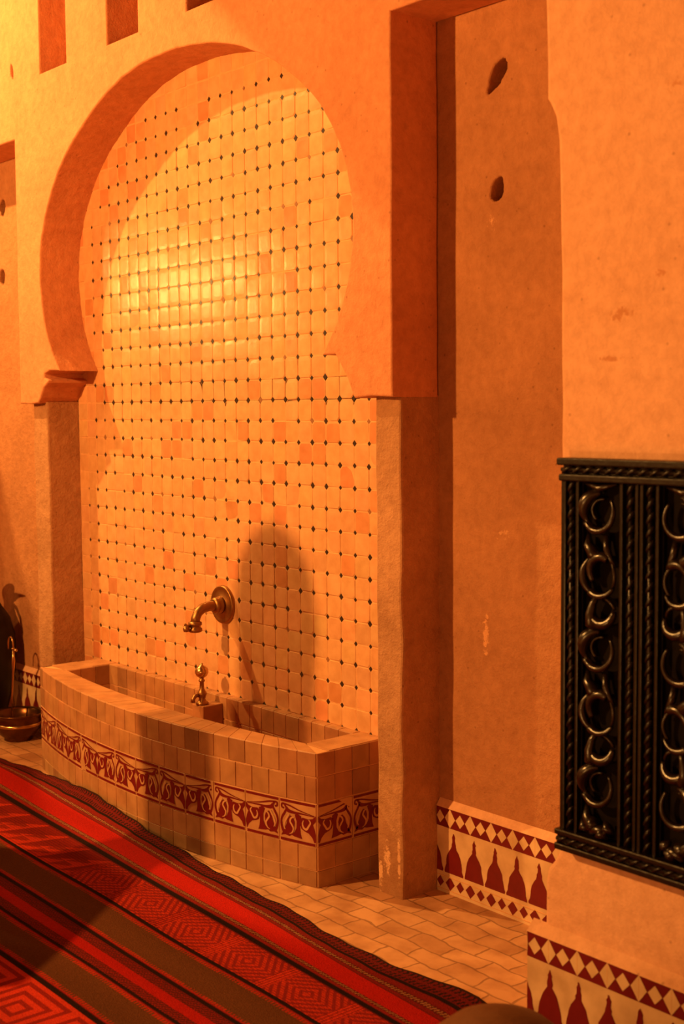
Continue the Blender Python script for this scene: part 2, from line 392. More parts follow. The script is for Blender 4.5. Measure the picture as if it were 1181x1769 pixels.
for i in range(-2, 29):
    for j in range(-21, 18):
        x0, x1, z1, z0 = i*S, (i+1)*S, -j*S, -(j+1)*S
        if not in_arch((x0+x1)/2, (z0+z1)/2, 0.05): continue
        cx, cz = (x0+x1)/2, (z0+z1)/2
        g = random.uniform(0.0005, 0.0011); T = -0.0078+random.uniform(-.0004, .0004)
        tx, tz = random.gauss(0, 0.017), random.gauss(0, 0.017)
        col = vary(TC if random.random() < 0.86 else TC2, 0.07, 0.05)
        cs = {}
        for key, kk in (('a', (i, j+1)), ('b', (i+1, j+1)), ('c', (i+1, j)), ('d', (i, j))):
            d = dots.get(kk); cs[key] = (d[1] if d and d[0] else 0.0012)+0.001
        a_, b2, c_, d_ = cs['a'], cs['b'], cs['c'], cs['d']
        X0, X1, Z0, Z1 = x0+g, x1-g, z0+g, z1-g
        out = [(X0+a_, Z0), (X1-b2, Z0), (X1, Z0+b2), (X1, Z1-c_), (X1-c_, Z1), (X0+d_, Z1), (X0, Z1-d_), (X0, Z0+a_)]
        inn = [(cx+(x-cx)*0.93, cz+(z-cz)*0.93) for x, z in out]
        mid = [(cx+(x-cx)*0.6, cz+(z-cz)*0.6) for x, z in out]
        y = lambda x, z, dy=0: T+dy+(x-cx)*tx+(z-cz)*tz
        A = [(x, -0.0068, z) for x, z in out]; B = [(x, y(x, z), z) for x, z in inn]; C = [(x, y(x, z, -.0005), z) for x, z in mid]
        b.grid([A, B], 2, col, closed_v=True, smooth=False); b.grid([B, C], 0, col, closed_v=True, smooth=False); b.face(C, 0, col)
for (i, j), (kind, sz) in dots.items():
    if not kind: continue
    x, z = i*S+random.uniform(-.0015, .0015), -j*S+random.uniform(-.0015, .0015); Y = -0.0075
    q = [(x-sz, Y, z), (x, Y, z-sz*1.05), (x+sz, Y, z), (x, Y, z+sz*1.05)]
    if kind == 1: b.face(q, 1)
    else: b.face(q, 3)
M_DIA2 = plain('worn_zellige', (0.30, 0.13, 0.06), 0.4, 0.4)
b.build('trim_4', [M_TILE, M_DIA, M_GROUT, M_DIA2], recalc=False, **ST)

# ------------------------------------------------------------------ right wall (projecting pier with the carved grille)
prof = [(3.050, 2.85), (3.060, 1.4), (3.063, 1.126), (3.068, 0.995), (3.070, 0.904), (3.082, 0.888), (3.096, 0.860), (3.105, 0.806), (3.112, 0.596),
        (3.118, 0.197), (3.121, -0.209), (3.121, -0.765), (3.120, -0.864), (3.104, -0.892), (3.084, -0.916), (3.075, -0.948), (3.074, -1.063), (3.074, ZF)]
prof = list(reversed(wobble(prof, 0.04, 0.0015, 21, False)+[(3.074, ZF)]))
extruded('wall_right', [(6.8, ZF)]+prof+[(3.050, 2.85), (6.8, 2.85)], [], -0.50, 0.10, 0.012, [M_PL_PIER], **ST)
b = MB(); b.box(-4.2, -1.15, -0.5, 0.1, ZF, 2.85, bev=0.01); b.build('wall_left', M_PL_PIER, **ST)

# ------------------------------------------------------------------ tiled dados
def bell(cx, z0, h, hw):
    pr = [(1.0, 0), (1.02, .05), (.92, .13), (.86, .22), (.80, .32), (.70, .43), (.52, .54), (.33, .62), (.22, .68), (.24, .73), (.18, .78), (.15, .86), (.17, .90), (.09, .95), (.03, 1.0)]
    r = random.Random(int(cx*1000)); j = lambda: r.uniform(-.04, .04)*hw
    R = [(cx+hw*w+j(), z0+h*t) for w, t in pr]; Lp = [(cx-hw*w+j(), z0+h*t) for w, t in reversed(pr)]
    return R+Lp
def dado(name, x0, x1, ysurf, off, joint0, dz=0.0, pitch=0.0885, proud=0.014):
    b = MB(); y = ysurf-proud
    top = -1.062+dz
    b.box(x0, x1, y, ysurf+0.004, ZF, top, 0, (0.76, 0.52, 0.31))
    # sloping plaster fillet on top
    b.face([(x0, y-.003, top-.002), (x1, y-.003, top-.002), (x1, ysurf+.002, top+.024), (x0, ysurf+.002, top+.024)], 3)
    b.face([(x0, y-.003, top-.002), (x0, ysurf+.002, top+.024), (x0, ysurf+.002, top-.002)], 3)
    Y1, Y2 = y-0.0008, y-0.0014
    f1 = lambda x, z: (x, Y1, z); f2 = lambda x, z: (x, Y2, z)
    zt, zb = top-.002, top-.064; zm = (zt+zb)/2
    b.face([f1(x0, zb), f1(x1, zb), f1(x1, zt), f1(x0, zt)], 1)
    def clip(P):
        return [(min(max(x, x0+.0005), x1-.0005), z) for x, z in P]
    n0 = int((x0-joint0)/pitch)-1; n1 = int((x1-joint0)/pitch)+2
    for k in range(n0, n1):
        jx = joint0+k*pitch
        for cx, hw, hh in ((jx, 0.0225, 0.031), (jx+pitch/2, 0.0195, 0.0215)):
            if cx+hw < x0 or cx-hw > x1: continue
            b.poly(clip([(cx-hw, zm), (cx, zm-hh), (cx+hw, zm), (cx, zm+hh)]), f2, 2, (0.80, 0.56, 0.33))
        cx = jx+0.016+off
        if x0+.01 < cx+.04 and cx-.04 < x1-.01:
            b.poly(clip(bell(cx, top-.209, 0.131, 0.0405)), f1, 1)
        if x0 < jx < x1:   # fine joint between the painted tiles
            b.box(jx-.0005, jx+.0005, Y2-.0002, y, top-.064, top, 4)
        for q in (0, 0.5):
            cx = jx+q*pitch; hw = 0.0165 if q else 0.020
            if x0+.005 < cx < x1-.005: b.poly(clip([(cx-hw, top-.243), (cx, top-.243-hw*1.1), (cx+hw, top-.243), (cx, top-.243+hw*1.1)]), f1, 1)
    if x1-x0 > 0: b.box(x0, x1, Y2, y, top-.224, top-.2225, 4); b.box(x0, x1, Y2, y, top-.2665, top-.265, 4)
    b.build(name, [M_BTILE, M_RED, M_BTILE, M_PL_PIER, M_GROUT], recalc=False, **ST)
dado('baseboard_back', 2.199, 3.06, 0.0, 0.0, 2.2585)
dado('baseboard_left', -1.16, -0.215, 0.0, 0.0, -0.745)
dado('baseboard_right', 3.040, 6.7, -0.50, -0.012, 3.1085, dz=-0.014, proud=0.022, pitch=0.0885)

# ------------------------------------------------------------------ fountain basin
ZR = -0.899
def Yout(x): return -(0.295+0.135*(1-((x-1.0)/0.94)**2))
def Yin(x): return -(0.243+0.067*(1-((x-1.01)/0.81)**2))
NS = 200
xs = [1.94-1.88*i/NS for i in range(NS+1)]
fr = [Vector((x, Yout(x))) for x in xs]
cum = [0]
for i in range(NS): cum.append(cum[-1]+(fr[i+1]-fr[i]).length)
LF = cum[-1]
def Fpt(u, z, off=0.0):
    """perimeter of the basin: u>0 runs along the bowed front from its right corner, u<0 back along the right cheek"""
    if u <= 0: return V(1.94+off, -0.295-u, z)
    if u >= LF: return V(0.06-off, -0.295+(u-LF), z)
    lo = min(int(u/LF*NS), NS-1)
    while cum[lo+1] < u: lo += 1
    while cum[lo] > u: lo -= 1
    t = (u-cum[lo])/(cum[lo+1]-cum[lo]); p = fr[lo].lerp(fr[lo+1], t)
    d = (fr[lo+1]-fr[lo]).normalized(); nrm = Vector((d.y*-1, d.x))
    if nrm.y > 0: nrm = -nrm
    return V(p.x+nrm.x*off, p.y+nrm.y*off, z)
basin = thing('fountain_basin', 'low bow-fronted basin in cream tiles with an oxblood arabesque band, under the brass spout', 'basin', (1.0, -0.2, ZF))
def tilepatch(b, p00, p10, p11, p01, nrm, col, mi=0, g=0.0009, h=0.003, sub=1):
    P = [Vector(p) for p in (p00, p10, p11, p01)]; c = sum(P, Vector())/4; nrm = Vector(nrm)
    def sh(p, k, up):
        d = (c-p); d.normalize(); return p+d*k+nrm*up
    t = Vector((random.gauss(0, .006), random.gauss(0, .006), random.gauss(0, .006)))
    A = [sh(p, g*1.2, 0) for p in P]; B = [sh(p, g*1.2+.0022, h+(p-c).dot(t)) for p in P]
    b.grid([A, B], mi, col, closed_v=True, smooth=False); b.face(B, mi, col)
BC = (0.50, 0.235, 0.105); BC2 = (0.45, 0.195, 0.085); BC3 = (0.36, 0.165, 0.075)
def bcol():
    r = random.random(); return vary(BC if r < .66 else (BC2 if r < .92 else BC3), 0.06, 0.04)
# core (body under the tiles)
def wall_strip(b, us, z0, z1, off, mi): b.grid([[Fpt(u, z0, off), Fpt(u, z1, off)] for u in us], mi, smooth=False)
b = MB()
us = [-0.294+0.294*i/6 for i in range(7)]+[LF*i/90 for i in range(1, 91)]+[LF+0.05*i for i in range(1, 6)]
wall_strip(b, us, ZF, ZR-.004, 0.0, 1)
def ring_pt(t, inner):
    x = (1.94-1.88*t) if not inner else (1.82-1.62*t)
    return (x, Yout(x) if not inner else Yin(x))
TN = 60
zi = ZR-0.26
inner = [ring_pt(i/TN, True) for i in range(TN+1)]
b.grid([[(x, y, zi), (x, y, ZR-.004)] for x, y in inner], 1, smooth=False)
b.face([(1.82, -0.04, zi), (0.20, -0.04, zi), (0.20, -0.04, ZR-.004), (1.82, -0.04, ZR-.004)], 1)
for xx in (1.82, 0.20): b.face([(xx, -0.04, zi), (xx, Yin(xx), zi), (xx, Yin(xx), ZR-.004), (xx, -0.04, ZR-.004)], 1)
b.grid([[(x, y, zi), (x, -0.04, zi)] for x, y in inner], 1, smooth=False)
# top deck under the rim tiles
zt = ZR-.0035
b.grid([[(*ring_pt(i/TN, False), zt), (*ring_pt(i/TN, True), zt)] for i in range(TN+1)], 1, smooth=False)
for xa, xb in ((1.94, 1.82), (0.20, 0.06)):
    b.face([(xa, Yout(xa), zt), (xa, -0.001, zt), (xb, -0.001, zt), (xb, Yin(xb) if xb in (1.82,) else Yout(xb), zt)], 1) if xa > 1 else b.face([(xa, Yin(xa), zt), (xa, -0.001, zt), (xb, -0.001, zt), (xb, Yout(xb), zt)], 1)
b.face([(1.82, -0.04, zt), (1.82, -0.001, zt), (0.20, -0.001, zt), (0.20, -0.04, zt)], 1)
# facing tiles
def row(z0, z1, pw, u0, u1, phase=0.0, col=bcol):
    u = u0-phase
    while u < u1-1e-6:
        a = max(u, u0); c = min(u+pw, u1)
        if c-a > .006:
            pm = Fpt((a+c)/2, z0, 1.0)-Fpt((a+c)/2, z0, 0)
            tilepatch(b, Fpt(a, z0), Fpt(c, z0), Fpt(c, z1), Fpt(a, z1), pm, col())
        u += pw
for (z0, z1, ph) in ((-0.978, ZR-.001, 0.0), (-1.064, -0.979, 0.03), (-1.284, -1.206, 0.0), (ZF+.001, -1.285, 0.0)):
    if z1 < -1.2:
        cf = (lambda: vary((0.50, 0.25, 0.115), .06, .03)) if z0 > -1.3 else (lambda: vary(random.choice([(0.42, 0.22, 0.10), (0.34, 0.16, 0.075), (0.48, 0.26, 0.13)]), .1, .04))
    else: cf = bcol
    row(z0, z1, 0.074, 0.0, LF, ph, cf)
    row(z0, z1, 0.0735, -0.294, 0.0, 0.0, cf)
    row(z0, z1, 0.074, LF, LF+.25, 0.0, cf)
ZB0, ZB1 = -1.205, -1.065; PW = 0.1485
row(ZB0, ZB1, PW, 0.0, LF, 0.0, lambda: vary((0.60, 0.31, 0.145), .04, .02))
row(ZB0, ZB1, 0.147, -0.294, 0, 0.0, lambda: vary((0.60, 0.31, 0.145), .04, .02))
row(ZB0, ZB1, PW, LF, LF+.25, 0.0, lambda: vary((0.60, 0.31, 0.145), .04, .02))
# rim tiles
n = 26
for i in range(n):
    t0, t1 = i/n, (i+1)/n
    o0, o1 = ring_pt(t0, False), ring_pt(t1, False); i0, i1 = ring_pt(t0, True), ring_pt(t1, True)
    tilepatch(b, (*o0, ZR-.003), (*o1, ZR-.003), (*i1, ZR-.003), (*i0, ZR-.003), (0, 0, 1), vary((0.56, 0.27, 0.125), .03, .02), g=.0003)
for k in range(4):
    for xa, xb in ((1.94, 1.822), (0.198, 0.06)):
        yy = [-0.242+0.06*q for q in range(5)]
        tilepatch(b, (xa, yy[k], ZR-.0028), (xa, yy[k+1], ZR-.0028), (xb, yy[k+1], ZR-.0028), (xb, yy[k], ZR-.0028), (0, 0, 1), vary((0.56, 0.27, 0.125), .03, .02), g=.0003)
for k in range(22):
    x = 0.20+1.62*k/22; x2 = 0.20+1.62*(k+1)/22
    tilepatch(b, (x, -0.04, ZR-.003), (x2, -0.04, ZR-.003), (x2, -0.006, ZR-.003), (x, -0.006, ZR-.003), (0, 0, 1), vary((0.56, 0.27, 0.125), .03, .02), g=.0003)
    for q in range(3):
        z1 = ZR-.001-q*.086; tilepatch(b, (x, -0.04, z1-.085), (x2, -0.04, z1-.085), (x2, -0.04, z1), (x, -0.04, z1), (0, -1, 0), bcol())
for q in range(3):
    z1 = ZR-.001-q*.086
    for k in range(3):
        for xx, nx in ((0.20, 1), (1.82, -1)):
            y0 = -0.04-0.07*k; tilepatch(b, (xx, y0, z1-.085), (xx, y0-.07, z1-.085), (xx, y0-.07, z1), (xx, y0, z1), (nx, 0, 0), bcol())
b.build('tiled_body', [M_BTILE, M_GROUT], basin, recalc=False)
# arabesque band
def stroke(pts, wd, nn=7):
    """smooth tapered stroke -> list of quads in 2D"""
    P = [Vector(p) for p in pts]; C = []
    for i in range(len(P)-1):
        p0, p1, p2, p3 = P[max(i-1, 0)], P[i], P[i+1], P[min(i+2, len(P)-1)]
        for k in range(nn):
            t = k/nn; C.append(0.5*((2*p1)+(-p0+p2)*t+(2*p0-5*p1+4*p2-p3)*t*t+(-p0+3*p1-3*p2+p3)*t**3))
    C.append(P[-1]); m = len(C); W = []
    for i in range(m):
        t = i/(m-1)*(len(wd)-1); j = min(int(t), len(wd)-2); W.append(wd[j]*(1-(t-j))+wd[j+1]*(t-j))
    out = []; prev = None
    for i in range(m):
        d = C[min(i+1, m-1)]-C[max(i-1, 0)]
        if d.length < 1e-9: continue
        d.normalize(); nn2 = Vector((-d.y, d.x))*W[i]/2; cur = (C[i]+nn2, C[i]-nn2)
        if prev: out.append([prev[0], cur[0], cur[1], prev[1]])
        prev = cur
    return out
DARK_S = [([(.13, .77), (.07, .79), (.07, .86), (.13, .87), (.17, .82), (.20, .79)], (.035, .035, .04)),
          ([(.14, .875), (.3, .85), (.5, .795), (.72, .75), (.95, .715)], (.03, .03, .02, .01)),
          ([(.19, .80), (.24, .735), (.38, .71), (.60, .715), (.95, .70)], (.05, .075, .05, .03, .012)),
          ([(.20, .76), (.14, .66), (.07, .54), (.05, .42), (.08, .28), (.13, .19)], (.04, .045, .04, .05, .05))]
DARK_P = [[(.30, .60), (.23, .52), (.20, .40), (.15, .29), (.07, .14), (.17, .17), (.27, .15), (.34, .20), (.38, .33), (.40, .46), (.37, .56)],
          [(.43, .64), (.475, .50), (.47, .36), (.42, .26), (.33, .20), (.42, .17), (.60, .15), (.57, .24), (.555, .38), (.56, .52), (.585, .63), (.50, .67)],
          [(.975, .70), (.965, .58), (.90, .50), (.935, .42), (.965, .30), (.985, .14), (.93, .12), (.885, .22), (.80, .30), (.70, .33), (.63, .37), (.60, .46), (.60, .58), (.66, .615), (.78, .60), (.89, .625)]]
CREAM_S = [([(.42, .60), (.335, .575), (.295, .49), (.345, .41), (.385, .33), (.35, .23), (.27, .19)], (.02, .045, .05, .05, .045, .035, .01)),
           ([(.66, .57), (.635, .49), (.665, .40), (.74, .375), (.795, .45), (.845, .545), (.80, .61)], (.02, .04, .055, .055, .05, .045, .02)),
           ([(.27, .655), (.21, .56), (.155, .46), (.13, .35), (.16, .27)], (.05, .055, .05, .02))]
def frieze(b, u0, u1, z0, z1, mirror, sgn=1):
    def fn(off):
        def f(x, y):
            xx = 1-x if mirror else x
            u = u1+(u0-u1)*xx if sgn > 0 else u0+(u1-u0)*xx
            return Fpt(u, z0+(z1-z0)*y, off)
        return f
    d, c = fn(.0036), fn(.0042)
    def quads(Q, f, mi):
        for q in Q:
            b.face([f(*p) for p in q], mi)
    for y0, y1 in ((.925, .985), (.012, .072)):
        for k in range(4):
            a, e = .03+.94*k/4, .03+.94*(k+1)/4
            b.face([d(a, y0), d(e, y0), d(e, y1), d(a, y1)], 0)
    for p, wd in DARK_S: quads(stroke(p, [1.25*q for q in wd]), d, 0)
    for p in DARK_P:
        mx_ = sum(q[0] for q in p)/len(p); my_ = sum(q[1] for q in p)/len(p)
        b.poly([(min(.99, mx_+(q[0]-mx_)*1.14), max(.09, my_+(q[1]-my_)*1.1)) for q in p], d, 0)
    for p, wd in CREAM_S: quads(stroke(p, [.9*q for q in wd]), c, 1)
b = MB()
k = 0; u = 0.0
while u < LF-0.02:
    frieze(b, u, min(u+PW, LF), ZB0, ZB1, k % 2 == 1); u += PW; k += 1
frieze(b, -0.147, 0.0, ZB0, ZB1, True); frieze(b, -0.294, -0.147, ZB0, ZB1, False)
M_PAINT_C = plain('band_cream', (0.60, 0.31, 0.145), 0.42, 0.4)
b.build('arabesque_band', [M_RED, M_PAINT_C], basin, recalc=False, label='oxblood arabesque band on cream tiles')
b = MB()
b.box(0.985, 1.058, -0.135, -0.042, zi, -0.925, 0, BC2, bev=0.004)
b.build('tap_block', [M_BTILE], basin)

# ------------------------------------------------------------------ brass spout on the tiled wall
sp = thing('brass_spout', 'round-backed brass spout bending down from the tiled wall above the basin', 'spout', (1.025, -0.010, -0.552))
b = MB()
c = V(1.025, -0.008, -0.552)
b.lathe(c, [(0, -.018), (.026, -.018), (.030, -.014), (.050, -.012), (.060, -.010), (.068, -.014), (.072, -.012), (.074, -.004), (.074, .004), (0, .004)], (0, 1, 0), 48)
b.build('rosette', M_BRASS, sp)
b = MB()
path = [c+V(0, y, z) for y, z in ((-.01, 0), (-.04, .0), (-.075, -.001), (-.10, -.006), (-.120, -.020), (-.130, -.040), (-.133, -.062))]
b.tube(path, [.021, .020, .019, .019, .018, .0175, .018], 20)
b.lathe(c, [(.021, -.050), (.029, -.047), (.031, -.038), (.027, -.030), (.033, -.026), (.034, -.018), (0.02, -.016)], (0, 1, 0), 32)
b.build('arm', M_BRASS, sp)
b = MB()
tip = c+V(0, -.133, -.062)
b.lathe(tip, [(.017, .012), (.025, .008), (.026, -.002), (.021, -.006), (.021, -.012), (.026, -.016), (.027, -.026), (.021, -.030), (.014, -.030), (.012, -.01)], (0, 0, 1), 28)
b.build('nozzle', M_BRASS, sp)
b = MB()
b.tube([tip+V(0, -.018, -.004), tip+V(0, -.034, -.004), tip+V(0, -.042, -.004)], [.006, .006, .012], 14)
b.lathe(tip+V(0, -.040, -.014), [(0, -.012), (.010, -.010), (.013, 0), (.010, .010), (0, .012)], (0, 0, 1), 18)
b.build('handle', M_BRASS, sp)

# standing tap on its block inside the basin
tp = thing('standing_tap', 'small upright brass tap with a ball knob standing on the block inside the basin', 'tap', (1.020, -0.112, -0.9245))
b = MB(); c = V(1.020, -0.112, -0.9245)
b.lathe(c, [(0, 0), (.024, 0), (.025, .006), (.017, .011), (.012, .02), (.016, .034), (.019, .041), (.014, .050), (.009, .060), (.008, .085), (.012, .088), (.012, .093), (.008, .096), (.008, .104)], (0, 0, 1), 28)
b.build('stem', M_BRASS, tp)
b = MB()
b.lathe(c+V(0, 0, .125), [(.001, -.026), (.010, -.0235), (.020, -.016), (.0255, -.004), (.0255, .004), (.020, .015), (.012, .022), (.005, .025), (.006, .030), (.001, .034)], (0, 0, 1), 32)
b.build('ball_knob', M_BRIGHT, tp)
b = MB()
b.tube([c+V(0, -.012, .038), c+V(0, -.030, .036), c+V(0, -.040, .026), c+V(0, -.042, .012)], [.008, .008, .008, .009], 12)
b.build('outlet', M_BRASS, tp)

# ------------------------------------------------------------------ carved wooden grille
GY = -0.512          # back plane of the grille, against the plaster
gr = thing('carved_grille', 'black carved wooden grille with scrolls and rope mouldings mounted on the plaster wall', 'grille', (3.7, -0.505, -0.40))
X0, X1, Zb, Zt = 3.150, 4.560, -0.843, 0.077
b = MB(); b.box(X0+.006, X1-.006, -0.509, -0.502, Zb+.01, Zt-.01); b.build('dark_gap_board', M_GAP_DARK, gr)  # added dark sheet, stands in for the shade behind the open scrollwork
def rope(b, p0, p1, r=0.0075, pitch=0.0298, lean=1, depth=0.8):
    p0, p1 = Vector(p0), Vector(p1); L_ = (p1-p0).length; d = (p1-p0)/L_; n = int(L_/pitch); side = V(0, -1, 0).cross(d)
    b.tube([p0, p1], r*.62, 8)
    for i in range(n):
        c = p0+d*(i+.5)*(L_/n); ax = (d*0.88+side*lean*0.52).normalized(); bn = ax.cross(V(0, 1, 0)).normalized(); nr = V(0, 1, 0)
        P = []
        for a in range(7):
            t = -1+2*a/6; rr = math.sqrt(max(0, 1-t*t*0.98)); ce = c+ax*t*pitch*0.60
            P.append([ce+(bn*math.cos(2*PI*q/8)*r*.62+nr*math.sin(2*PI*q/8)*r*1.0)*rr for q in range(8)])
        b.grid(P, closed_v=True)
def rail(b, x0, x1, z0, z1, y0, y1): b.box(x0, x1, y0, y1, z0, z1, bev=min(.0035, (z1-z0)*.3, abs(x1-x0)*.3))
# top moulding
b = MB()
rail(b, X0-.004, X1, .060, Zt, -.548, -.503); rail(b, X0, X1, .024, .040, -.545, -.503); b.box(X0+.001, X1, -.528, -.505, .038, .062)
rope(b, (X0+.002, -.534, .050), (X1, -.534, .050), .0085, .0300, 1)
b.build('top_moulding', M_WOOD, gr)
b = MB()
rail(b, X0-.008, X1, -.806, -.792, -.545, -.503); rail(b, X0-.010, X1, Zb, -.827, -.543, -.503); b.box(X0-.006, X1, -.535, -.505, -.829, -.804)
rope(b, (X0-.004, -.538, -.8165), (X1, -.538, -.8165), .0088, .0300, 1)
b.build('bottom_moulding', M_WOOD, gr)
GZ0, GZ1 = -.794, .026
def stile(name, parts):
    b = MB()
    xa = min(p[1] for p in parts)-.008; xb = max(p[1] for p in parts)+.008
    b.box(xa, xb, -.520, -.503, GZ0, GZ1)
    for kind, x in parts:
        if kind == 'f': b.box(x-.0045, x+.0045, -.534, -.508, GZ0, GZ1, bev=.0025)
        elif kind == 'e': b.box(x-.007, x+.007, -.536, -.503, GZ0, GZ1, bev=.003)
        else: rope(b, (x, -.528, GZ0), (x, -.528, GZ1), .0098, .0296, -1)
    b.build(name, M_WOOD, gr)
stile('stile', [('e', 3.158), ('r', 3.177), ('f', 3.197)])
col_x = [3.258, 3.4805, 3.703, 3.9255, 4.148, 4.3705]
for c0 in col_x[:-1]:
    stile('stile', [('f', c0+.063), ('r', c0+.0865), ('f', c0+.105), ('f', c0+.118), ('r', c0+.139), ('f', c0+.160)])
stile('stile', [('f', col_x[-1]+.063), ('r', col_x[-1]+.086), ('e', col_x[-1]+.108)])
def arc(cx, cz, r, a0, a1, n=22, sq=1.0):
    return [(cx+r*math.cos(math.radians(a0+(a1-a0)*i/n)), cz+r*sq*math.sin(math.radians(a0+(a1-a0)*i/n))) for i in range(n+1)]
def taper(n, a, m, e): return [a+(m-a)*math.sin(PI*.5*min(1, i/(n*.55))) if i < n*.55 else m+(e-m)*((i-n*.55)/(n*.45)) for i in range(n+1)]
def scrolls(cx, flip):
    b = MB(); yb = -.524
    def put(pts, rad, dy=0, flat=1.15):
        rad = [r*1.4 for r in rad]
        b.tube([(cx+(x if not flip else -x), yb+dy-0.006*math.sin(PI*i/(len(pts)-1)), z) for i, (x, z) in enumerate(pts)], rad, 9, flat=flat)
    per = 0.313; z = 0.062
    for q in range(4):
        zc = -.041-per*q+0.0
        def ok(zz): return GZ0+.012 < zz < GZ1-.005
        def P(pts, rad, dy=0):
            sel = [(p, r) for p, r in zip(pts, rad) if ok(p[1])]
            if len(sel) > 3: put([p for p, _ in sel], [r for _, r in sel], dy)
        # open ring, thick at its top left, thin sweep below
        A = arc(0, zc, .040, 85, 245, 20, 1.0); P(A, [.004+.007*math.sin(PI*min(1, i/16)) for i in range(21)], -.004)
        A = arc(0, zc-.002, .043, 215, 400, 22, 1.0); P(A, [.0085-.006*(i/22)**.8 if i > 3 else .006 for i in range(23)], -.006)
        P(arc(.004, zc, .027, 80, 230, 14), [.003]*15, .004)
        # forked leaf linking to the double ring
        P([(-.034, zc-.055), (-.030, zc-.078), (-.012, zc-.098), (.004, zc-.104)], [.003, .008, .013, .005])
        P([(.020, zc-.050), (.006, zc-.072), (-.006, zc-.088)], [.003, .005, .004], -.004)
        P([(.018, zc-.055), (.022, zc-.085), (.034, zc-.108), (.044, zc-.125)], [.006, .006, .004, .002])
        # double C
        z2 = zc-.144
        A = arc(0, z2, .044, 130, 265, 18, 1.05); P(A, [.003+.0035*math.sin(PI*i/18) for i in range(19)], -.002)
        A = arc(.010, z2+.006, .033, 60, 215, 18, 1.1); P(A, [.009-.004*i/18 for i in range(19)], -.004)
        A = arc(.004, z2-.006, .042, 235, 330, 12, 1.0); P(A, [.008-.005*i/12 for i in range(13)], -.005)
        A = arc(.0, z2, .044, -40, 50, 12, 1.05); P(A, [.0028]*13)
        # lower small ring with a thick swoosh at its left
        z3 = zc-.229
        A = arc(.012, z3+.004, .030, 175, 365, 18, 1.0); P(A, [.004+.005*math.sin(PI*i/18) for i in range(19)], -.004)
        P([(.000, z3+.042), (-.012, z3+.020), (-.018, z3-.004), (-.016, z3-.026), (-.004, z3-.038)], [.003, .006, .008, .011, .006], -.006)
        P([(-.016, z3-.026), (-.032, z3-.040), (-.040, z3-.055)], [.010, .008, .003], -.003)
        P([(.034, z3-.020), (.040, z3-.040), (.038, z3-.058)], [.004, .005, .003])
        P(arc(.012, z3+.004, .030, 10, 120, 12), [.0028]*13)
    # solid leaf tuft at the foot
    for dx, dz, rr in ((-.030, .018, .010), (-.006, .030, .013), (.020, .012, .012), (.036, .028, .009)):
        put([(dx-.014, GZ0+dz+.018), (dx-.004, GZ0+dz+.006), (dx+.010, GZ0+dz-.004)], [.003, rr, .004], -.004)
    put([(-.046, GZ1-.004), (0, GZ1-.016), (.046, GZ1-.004)], [.003, .006, .003])
    b.build('scroll_panel', M_SCROLL, gr)
for i, cx in enumerate(col_x): scrolls(cx, i % 2 == 1)

# ------------------------------------------------------------------ rug
EDGE = np.array([[-3.0, -0.40, -1.329], [-0.7, -0.39, -1.329], [-0.177, -0.381, -1.329], [0.096, -0.358, -1.327], [0.362, -0.385, -1.303], [0.69, -0.432, -1.263], [0.932, -0.446, -1.274], [1.135, -0.446, -1.306],
                 [1.307, -0.434, -1.325], [1.521, -0.454, -1.329], [1.786, -0.477, -1.329], [2.05, -0.492, -1.329], [2.36, -0.524, -1.329], [2.59, -0.512, -1.329], [2.839, -0.478, -1.329], [3.1, -0.545, -1.329], [5, -0.6, -1.329]])
def edge_y(X): return np.interp(X, EDGE[:, 0], EDGE[:, 1])+0.004*np.sin(X*19)+0.003*np.sin(X*41+1)
def edge_z(X): return np.interp(X, EDGE[:, 0], EDGE[:, 2])
LT = [0, .115, .235, .27, .455, .62, .75, .90, 1.9]
def lines(X):
    Xc = np.clip(X, -0.5, 3.6)
    L_ = [edge_y(X), -.446-.072*Xc, -.572-.055*Xc, -.618-.048*Xc, -.834-.020*Xc, -1.008-.013*Xc, -1.150+0*Xc, -1.300+0*Xc, -2.30+0*Xc]
    # left of the basin foot the cloth lies slack
    return L_
NX, NT = 1250, 430
X = np.linspace(-1.2, 3.9, NX); T = np.concatenate([np.linspace(0, 1.25, NT-1), [1.9]])
Ls = np.stack(lines(X))             # (9, NX)
Yg = np.empty((NX, NT))
for i in range(NX): Yg[i] = np.interp(T, LT, Ls[:, i])
lift = (edge_z(X)-(-1.329))
Zg = ZF+0.009+lift[:, None]*np.clip(1-T[None, :]/0.13, 0, 1)**1.3
Zg += 0.0025*(np.sin(X*7)[:, None]*np.sin(T*9+.5)[None, :]+np.sin(X*3.1+1)[:, None]*np.cos(T*5)[None, :])+0.002
Zg[:, -1] = ZF+0.009
Xg = np.repeat(X[:, None], NT, 1)
verts = np.stack([Xg, Yg, Zg], -1).reshape(-1, 3)
skirt = np.stack([X, Yg[:, 0]+.001, Zg[:, 0]-0.009], -1)
idx = np.arange(NX*NT).reshape(NX, NT)
quads = np.stack([idx[:-1, :-1], idx[:-1, 1:], idx[1:, 1:], idx[1:, :-1]], -1).reshape(-1, 4)
so = NX*NT+np.arange(NX)
sk = np.stack([idx[:-1, 0], idx[1:, 0], so[1:], so[:-1]], -1)
verts = np.concatenate([verts, skirt]); quads = np.concatenate([quads, sk])
